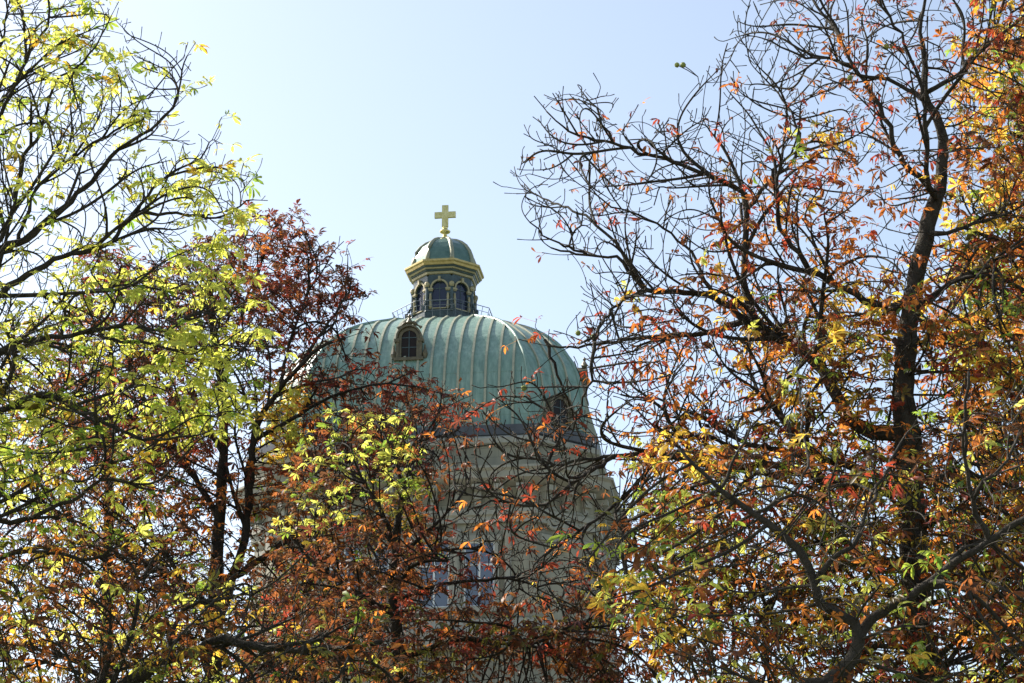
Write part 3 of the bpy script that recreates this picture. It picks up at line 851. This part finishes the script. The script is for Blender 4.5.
# 1 -- near left tree, yellow-green leaves, trunk outside the frame
build_tree('chestnut_tree', 'chestnut with yellow-green leaves and bare dark upper limbs reaching in from the left edge', 22.0,
  [(-120,760,40),(-112,600,36),(-105,470,32),(-100,380,26),(-80,310,20),(-60,230,14),(-70,100,8)],
  [([(-90,320),(0,250),(23,241),(47,222),(70,203),(94,177),(108,163),(122,147),(141,135),(159,123),(173,102),(180,82),(187,56)], 10.9, 1.5),
   ([(-85,330),(-20,260),(5,232),(16,194),(23,156),(35,142),(42,126),(49,100),(56,82),(75,68),(91,52),(110,19)], 7.0, 1.5),
   ([(20,243),(30,205),(42,182),(66,163),(94,142),(117,130),(131,115),(140,103),(162,80)], 4.7, 1.5),
   ([(-95,350),(0,292),(35,271),(59,257),(103,248),(117,231),(136,212),(155,187),(178,168),(201,159),(208,142)], 9.4, 1.5),
   ([(136,212),(160,214),(187,215),(223,217),(239,205),(252,198)], 4.7, 1.5),
   ([(-98,400),(0,352),(23,341),(59,337),(94,330),(129,325),(165,330),(200,312)], 10.1, 2.2),
   ([(94,330),(105,339),(150,344),(188,351),(225,345),(262,352)], 4.7, 1.5),
   ([(-100,450),(0,410),(40,395),(70,402),(110,425),(150,440),(190,436)], 8.6, 2.2),
   ([(-70,270),(-10,140),(12,89),(30,54),(47,26),(50,0),(52,-40)], 7.0, 1.5),
   ([(-75,280),(-30,190),(-10,90),(5,30),(8,-30)], 6.2, 1.5),
   ([(-105,520),(-40,520),(20,520),(70,500),(110,480),(150,490)], 8.6, 2.2),
   ([(-115,640),(20,720),(126,683),(164,662),(202,647),(223,638),(252,646),(293,650),(340,646),(384,642)], 15.6, 4.5),
   ([(164,662),(173,629),(190,606),(229,597),(262,590),(300,560)], 6.2, 1.5),
   ([(-110,580),(-40,585),(0,560),(40,548),(90,560),(130,540)], 7.8, 2.2),
   ([(59,337),(70,300),(100,290),(140,285),(170,290),(205,270)], 3.9, 1.5)],
  [([(-160,-60),(-20,-60),(60,-30),(125,15),(160,60),(195,50),(200,90),(170,140),(215,135),(262,185),(245,230),(200,270),(150,250),(60,235),(-160,260)], 1300, 22.0, 1.4),
   ([(-160,250),(60,240),(210,240),(262,290),(290,350),(255,420),(200,460),(90,520),(-160,560)], 2600, 22.0, 1.7),
   ([(-160,540),(100,520),(220,560),(390,610),(420,700),(300,760),(-160,780)], 2600, 22.0, 1.5)],
  [dict(poly=FULL, p=.15, n=(2,4), mix=dict(lime=7,green=1.5,yellow=.6,olive=1), size=.135, keep=.8, droop=.65),
   dict(poly=[(60,-60),(300,-60),(300,140),(120,140),(40,60)], p=.26, n=(2,4), mix=dict(lime=7,green=3,yellow=.5), size=.14, keep=.92, droop=.6),
   dict(poly=[(80,225),(200,140),(290,180),(290,280),(150,300),(60,270)], p=.33, n=(2,4), mix=dict(lime=8,green=1.5,yellow=.6), size=.14, keep=.92, droop=.6),
   dict(poly=[(90,340),(270,310),(290,470),(150,470)], p=.27, n=(2,5), mix=dict(lime=8,green=1.5,yellow=.5), size=.145, keep=.95, droop=.6),
   dict(poly=[(-60,400),(300,400),(300,540),(-60,540)], p=.30, n=(2,4), mix=dict(lime=7,green=2.5,yellow=1,olive=1), size=.135, keep=.92, droop=.6),
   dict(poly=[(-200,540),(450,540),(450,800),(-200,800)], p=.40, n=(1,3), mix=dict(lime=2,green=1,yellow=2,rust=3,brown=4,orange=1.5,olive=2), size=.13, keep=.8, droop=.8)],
  M_bark, husks=[(120,299),(127,300),(201,322),(18,324)], seed=3, leaflet=.14, up=.30, spurs=.35, pet_tilt=.34)

# 2 -- dark red tree, forked trunk
build_tree('chestnut_tree', 'dark red-leaved chestnut with forked black trunk whose crown overlaps the left of the dome', 34.0,
  [(213,700,17),(212,660,17),(214,610,14),(218,540,12),(222,480,10),(224,440,9),(222,390,9),(212,320,7),(208,270,5)],
  [([(214,640),(228,590),(242,548),(250,490),(253,443),(262,415),(280,390),(297,368),(320,348),(345,338)], 12, 3),
   ([(253,443),(268,432),(290,420),(320,402),(345,392),(375,385),(405,384),(435,392)], 6, 1.4),
   ([(222,400),(232,340),(250,300),(262,260),(275,235)], 4, 1.5),
   ([(212,320),(225,290),(232,262),(245,240)], 4, 1.5),
   ([(280,390),(290,340),(305,300),(312,265),(318,250)], 4, 1.5),
   ([(297,368),(330,320),(345,298),(352,278)], 4, 1.5),
   ([(220,520),(190,470),(160,430),(140,390),(125,350)], 7, 2),
   ([(222,460),(200,410),(185,370),(180,330)], 6, 2),
   ([(216,590),(260,560),(300,530),(340,500),(380,470),(420,440)], 9, 2),
   ([(214,610),(180,580),(140,560),(100,555)], 8, 2)],
  [([(165,265),(200,240),(262,208),(300,218),(320,245),(348,240),(362,275),(368,300),(350,335),(335,345),(300,365),(230,365),(130,370),(60,330),(90,240)], 4200, 34.0, 2.2),
   ([(230,360),(330,345),(380,365),(440,375),(478,400),(470,440),(440,480),(340,520),(250,520)], 3600, 34.0, 1.8),
   ([(60,340),(230,350),(260,520),(420,500),(440,600),(300,700),(130,690),(40,560)], 4000, 34.0, 2.0)],
  [dict(poly=FULL, p=.75, n=(3,5), mix=dict(maroon=5,brown=3,red=2.2,rust=2,orange=.8), size=.135, keep=.85, droop=.7),
   dict(poly=[(-100,140),(420,140),(420,345),(-100,345)], p=.85, n=(2,5), mix=dict(maroon=6,brown=4,red=2,rust=2.5,orange=.5), size=.13, keep=.85, droop=.7),
   dict(poly=[(250,385),(320,380),(300,460),(250,470)], p=.6, n=(2,4), mix=dict(yellow=4,orange=3,lime=2), size=.15, keep=.9, droop=.7),
   dict(poly=[(-100,470),(470,470),(470,800),(-100,800)], p=.85, n=(2,5), mix=dict(rust=4,brown=4,orange=2,yellow=1,green=1), size=.13, keep=.8, droop=.8)],
  M_bark_red, step=.17, kill=.31, infl=3.0, tip=.0062, seed=8, husks=[(205,318)], up=.2, leaflet=.14)

# 3 -- slim straight trunk further off on the left
build_tree('chestnut_tree', 'slim straight-trunked chestnut with sparse rusty leaves, farthest back at lower left', 42.0,
  [(107,700,12),(107,640,12),(108,560,10),(109,500,9),(110,440,7),(112,380,5),(110,330,4)],
  [([(107,680),(82,665),(44,650),(6,644),(-40,640)], 6, 2),
   ([(107,690),(75,672),(29,659),(-10,662)], 6, 2),
   ([(108,560),(70,520),(30,500),(-10,480)], 5, 2),
   ([(108,600),(140,570),(170,540),(190,510)], 5, 2),
   ([(110,470),(80,430),(50,400),(20,380)], 5, 2),
   ([(109,520),(140,480),(160,440)], 5, 2)],
  [([(-80,360),(60,310),(160,330),(200,420),(205,560),(190,690),(60,710),(-80,700)], 4600, 42.0, 2.6)],
  [dict(poly=FULL, p=.62, n=(2,4), mix=dict(rust=4,brown=4,olive=1.5,orange=2.5,yellow=1.5,maroon=1), size=.14, keep=.8, droop=.8)],
  M_bark_red, step=.2, kill=.38, infl=3.5, tip=.007, seed=21, up=.15)

# 4 -- the large right-hand tree
build_tree('chestnut_tree', 'large chestnut with thick dark upright trunk, bare left branches and orange-red leaves at right', 22.0,
  [(932,700,33),(930,675,32),(918,639,29),(914,557,27),(910,461,26),(906,427,25),(903,389,22),(912,300,18),(925,238,17),(934,205,15),(940,188,13),(943,142,11),(934,112,9),(925,98,8),(925,59,6),(920,30,4),(926,-10,3),(925,-60,2)],
  [([(936,198),(931,189),(902,160),(889,127),(872,92),(852,65),(834,24),(820,0),(812,-30)], 9, 2),
   ([(932,190),(928,183),(926,133),(924,98),(914,65),(899,33),(881,0),(870,-40)], 7, 2),
   ([(924,98),(914,92),(884,80),(860,75),(837,61),(810,58),(785,50),(762,38)], 6, 1.6),
   ([(925,98),(931,92),(958,74),(979,50),(996,35),(1020,6),(1040,-20)], 7, 2),
   ([(912,300),(881,306),(852,292),(816,274),(798,253),(780,225),(778,200),(772,172),(784,160),(813,148),(850,140)], 10, 2),
   ([(906,440),(859,427),(837,396),(815,360),(785,340),(755,330),(737,314),(719,299),(695,293),(648,290),(630,272),(618,258),(585,255),(552,248)], 18, 2),
   ([(755,330),(748,300),(744,270),(746,235),(748,202),(737,187),(707,175),(677,164),(642,152),(612,143),(583,138),(565,128),(547,112)], 10, 1.6),
   ([(748,202),(757,199),(772,180),(790,165),(800,140),(790,110),(775,90),(760,75)], 6, 1.6),
   ([(612,143),(605,128),(596,108),(584,94)], 3, 1.4),
   ([(719,299),(700,270),(690,250),(668,232),(640,215),(610,205),(590,190)], 5, 1.5),
   ([(745,325),(700,334),(660,335),(620,341),(590,345),(560,348),(545,342)], 8, 1.6),
   ([(648,290),(622,300),(604,320),(596,340)], 5, 1.6),
   ([(640,280),(620,250),(590,220),(560,205),(535,195),(525,183)], 5, 1.4),
   ([(590,248),(560,243),(545,238),(530,222)], 3, 1.4),
   ([(910,493),(882,490),(846,486),(821,479),(786,467),(740,465),(704,465),(656,452),(615,456),(580,461),(545,468)], 15, 2.5),
   ([(905,485),(882,479),(828,461),(790,452),(750,445),(731,434),(695,415),(660,400),(620,395)], 11, 2),
   ([(615,456),(580,478),(550,500),(520,505),(490,500),(465,512)], 5, 1.6),
   ([(656,452),(640,480),(615,505),(580,530),(545,555),(525,580)], 6, 1.6),
   ([(911,480),(939,479),(964,465),(989,447),(1030,430)], 11, 3),
   ([(914,560),(870,560),(820,575),(780,590),(740,597),(690,600),(650,605)], 11, 2.5),
   ([(925,238),(945,232),(970,225),(1000,208),(1030,200)], 7, 2),
   ([(908,320),(940,290),(975,270),(1005,255),(1030,240)], 8, 2),
   ([(596,340),(590,380),(582,400),(572,430)], 4, 1.6),
   ([(545,345),(560,380),(575,420),(582,445)], 4, 1.5),
   ([(545,468),(560,430),(540,405),(510,395),(490,402),(470,412)], 4, 1.4)],
  [([(508,182),(542,92),(600,80),(640,120),(690,90),(720,40),(760,-50),(860,-80),(960,-90),(1120,-60),(1120,250),(940,240),(900,240),(740,290),(640,280),(590,262),(545,235)], 1350, 22.0, 1.7),
   ([(585,270),(640,270),(740,280),(920,230),(1120,240),(1120,420),(900,420),(700,430),(600,420),(580,390),(572,330)], 3100, 22.0, 1.9),
   ([(440,500),(480,390),(560,380),(640,420),(660,640),(540,620)], 700, 22.0, 1.6), ([(620,430),(660,410),(900,410),(1120,400),(1120,720),(900,740),(700,720),(640,640)], 6200, 22.0, 2.3)],
  [dict(poly=FULL, p=.60, n=(1,4), mix=dict(orange=4,rust=3,red=2.2,yellow=3,brown=2.2,green=1.4,olive=1.8,lime=1.2), size=.132, keep=.78, droop=.9),
   dict(poly=[(400,-100),(830,-100),(830,110),(720,180),(700,270),(600,300),(400,300)], p=.15, n=(1,2), mix=dict(red=3,rust=3,orange=2,maroon=2), size=.115, keep=.5, droop=1.0),
   dict(poly=[(400,300),(640,300),(660,420),(640,450),(400,400)], p=.20, n=(1,2), mix=dict(red=4,orange=2,maroon=2), size=.13, keep=.6, droop=1.0),
   dict(poly=[(640,270),(720,290),(760,400),(650,420)], p=.30, n=(1,2), mix=dict(red=3,orange=3,rust=3,yellow=1), size=.13, keep=.6, droop=.9),
   dict(poly=[(830,-100),(960,-100),(960,180),(830,180)], p=.42, n=(1,2), mix=dict(red=3,rust=3,orange=2,brown=2), size=.11, keep=.6, droop=.9),
   dict(poly=[(720,180),(900,130),(960,190),(940,270),(720,290)], p=.46, n=(1,3), mix=dict(red=2,rust=3,orange=4,yellow=1), size=.13, keep=.65, droop=.9),
   dict(poly=[(430,390),(620,400),(640,500),(600,640),(430,560)], p=.17, n=(1,2), mix=dict(red=4,orange=2.5,rust=3,maroon=2,yellow=.8), size=.13, keep=.7, droop=.9)],
  M_bark, kill=.225, seed=14, up=.22, tip=.0053, shoots=1.3, spurs=.3, husks=[(683,65),(677,65),(893,46),(886,47),(850,78),(578,333),(593,337),(524,388)])

# 5 -- nearer slender tree at lower right with pale bare shoots
build_tree('chestnut_tree', 'slender nearer chestnut with grey sunlit forked stem and pale bare shoots at lower right', 17.0,
  [(800,720,16),(829,683,14.5),(857,653,13),(857,632,12),(853,621,11),(821,604,10),(811,572,8.5),(796,547,9),(757,515,7),(725,493,5.5),(704,475,4),(680,450,3)],
  [([(857,640),(866,625),(882,611),(910,597),(935,575),(960,561),(989,540),(1024,518),(1060,500)], 11, 6),
   ([(813,578),(830,562),(853,543),(871,504),(885,475),(896,451),(908,432)], 7, 2),
   ([(989,540),(975,512),(967,486),(965,440),(966,400),(968,370)], 7, 2.5),
   ([(967,500),(985,480),(1000,470),(1018,440),(1024,420)], 5, 2),
   ([(757,515),(790,495),(806,470),(805,440),(800,400),(796,360)], 4, 1.6),
   ([(725,493),(735,460),(750,430),(770,405)], 4, 1.6),
   ([(853,543),(835,520),(830,490),(838,460)], 4, 1.6)],
  [([(560,560),(620,500),(700,450),(800,470),(900,460),(1000,380),(1120,330),(1120,720),(760,740),(640,660)], 1500, 17.0, 1.5)],
  [dict(poly=FULL, p=.40, n=(1,3), mix=dict(green=2,lime=1,olive=3,orange=3,rust=4,yellow=1.5,red=1,brown=2), size=.125, keep=.75, droop=.8),
   dict(poly=[(500,480),(680,480),(680,700),(500,700)], p=.45, n=(1,3), mix=dict(lime=2.5,green=2.5,yellow=2,olive=2,orange=2,rust=1.5), size=.14, keep=.8, droop=.7)],
  M_bark_grey, kill=.27, seed=33, up=.3, spurs=.15, tip=.0045)

# 6 -- tree at the right edge, dense orange and yellow
build_tree('chestnut_tree', 'densely leaved orange and yellow-green chestnut filling the right edge of the view', 25.0,
  [(1090,760,34),(1085,640,32),(1080,520,28),(1075,400,24),(1075,300,18),(1068,200,12),(1060,80,8),(1062,0,5)],
  [([(1080,480),(1050,440),(1010,420),(975,415)], 9, 2), ([(1075,360),(1040,320),(1005,290),(970,285)], 9, 2),
   ([(1075,280),(1035,240),(1000,225),(965,215)], 8, 2), ([(1068,200),(1035,150),(1005,130),(975,128)], 7, 2),
   ([(1064,120),(1040,70),(1015,50),(995,60)], 5, 2), ([(1083,600),(1040,560),(1000,540),(960,560)], 9, 2), ([(1085,640),(1050,660),(1010,670),(985,690)], 12, 4)],
  [([(950,110),(985,40),(1040,-20),(1150,-30),(1200,300),(1200,720),(1000,720),(940,560),(960,420),(930,330),(955,240)], 3300, 25.0, 1.9)],
  [dict(poly=FULL, p=.8, n=(2,5), mix=dict(orange=4.5,rust=2.5,yellow=4,green=1.5,olive=2,lime=1.2,red=1.5), size=.145, keep=.85, droop=.75)],
  M_bark, kill=.27, seed=41, up=.15)

# 7 -- low tree below the dome
build_tree('chestnut_tree', 'low bushy chestnut with dark rust leaves and yellow-green tips in front of the drum windows', 27.0,
  [(400,760,15),(402,690,14),(398,640,12),(392,600,11),(394,560,9),(398,520,7),(402,490,5)],
  [([(398,520),(408,480),(420,450),(438,430)], 5, 1.6), ([(402,500),(398,465),(388,440),(372,420)], 5, 1.6),
   ([(396,540),(375,500),(350,470),(335,450)], 6, 2), ([(394,560),(430,530),(455,505),(470,480)], 5, 2),
   ([(392,600),(440,585),(500,578),(540,585),(580,580)], 5, 1.5), ([(396,620),(350,590),(310,560),(285,530)], 8, 2),
   ([(400,660),(460,640),(520,640),(580,630),(620,640)], 6, 1.5), ([(402,680),(350,670),(300,680),(250,670)], 9, 2),
   ([(392,590),(420,560),(445,550),(480,548)], 5, 2)],
  [([(285,480),(320,420),(380,405),(440,405),(470,440),(470,500),(510,545),(620,560),(660,610),(680,720),(220,730),(250,600),(280,540)], 3900, 27.0, 2.0)],
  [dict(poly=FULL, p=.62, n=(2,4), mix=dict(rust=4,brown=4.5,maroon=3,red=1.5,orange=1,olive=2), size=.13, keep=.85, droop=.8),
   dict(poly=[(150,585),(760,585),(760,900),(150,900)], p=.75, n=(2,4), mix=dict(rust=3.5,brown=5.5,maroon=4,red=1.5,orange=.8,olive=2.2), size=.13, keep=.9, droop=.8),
   dict(poly=[(280,380),(450,380),(450,480),(410,500),(280,540)], p=.46, n=(2,4), mix=dict(lime=5,green=2.5,yellow=.6,olive=2.5,rust=3,brown=1.5), size=.12, keep=.9, droop=.6),
   dict(poly=[(425,380),(620,380),(640,590),(425,600)], p=.26, n=(1,3), mix=dict(red=3,orange=2,rust=3,maroon=2), size=.13, keep=.7, droop=.8)],
  M_bark_red, step=.14, kill=.27, seed=52, up=.28, tip=.0055)
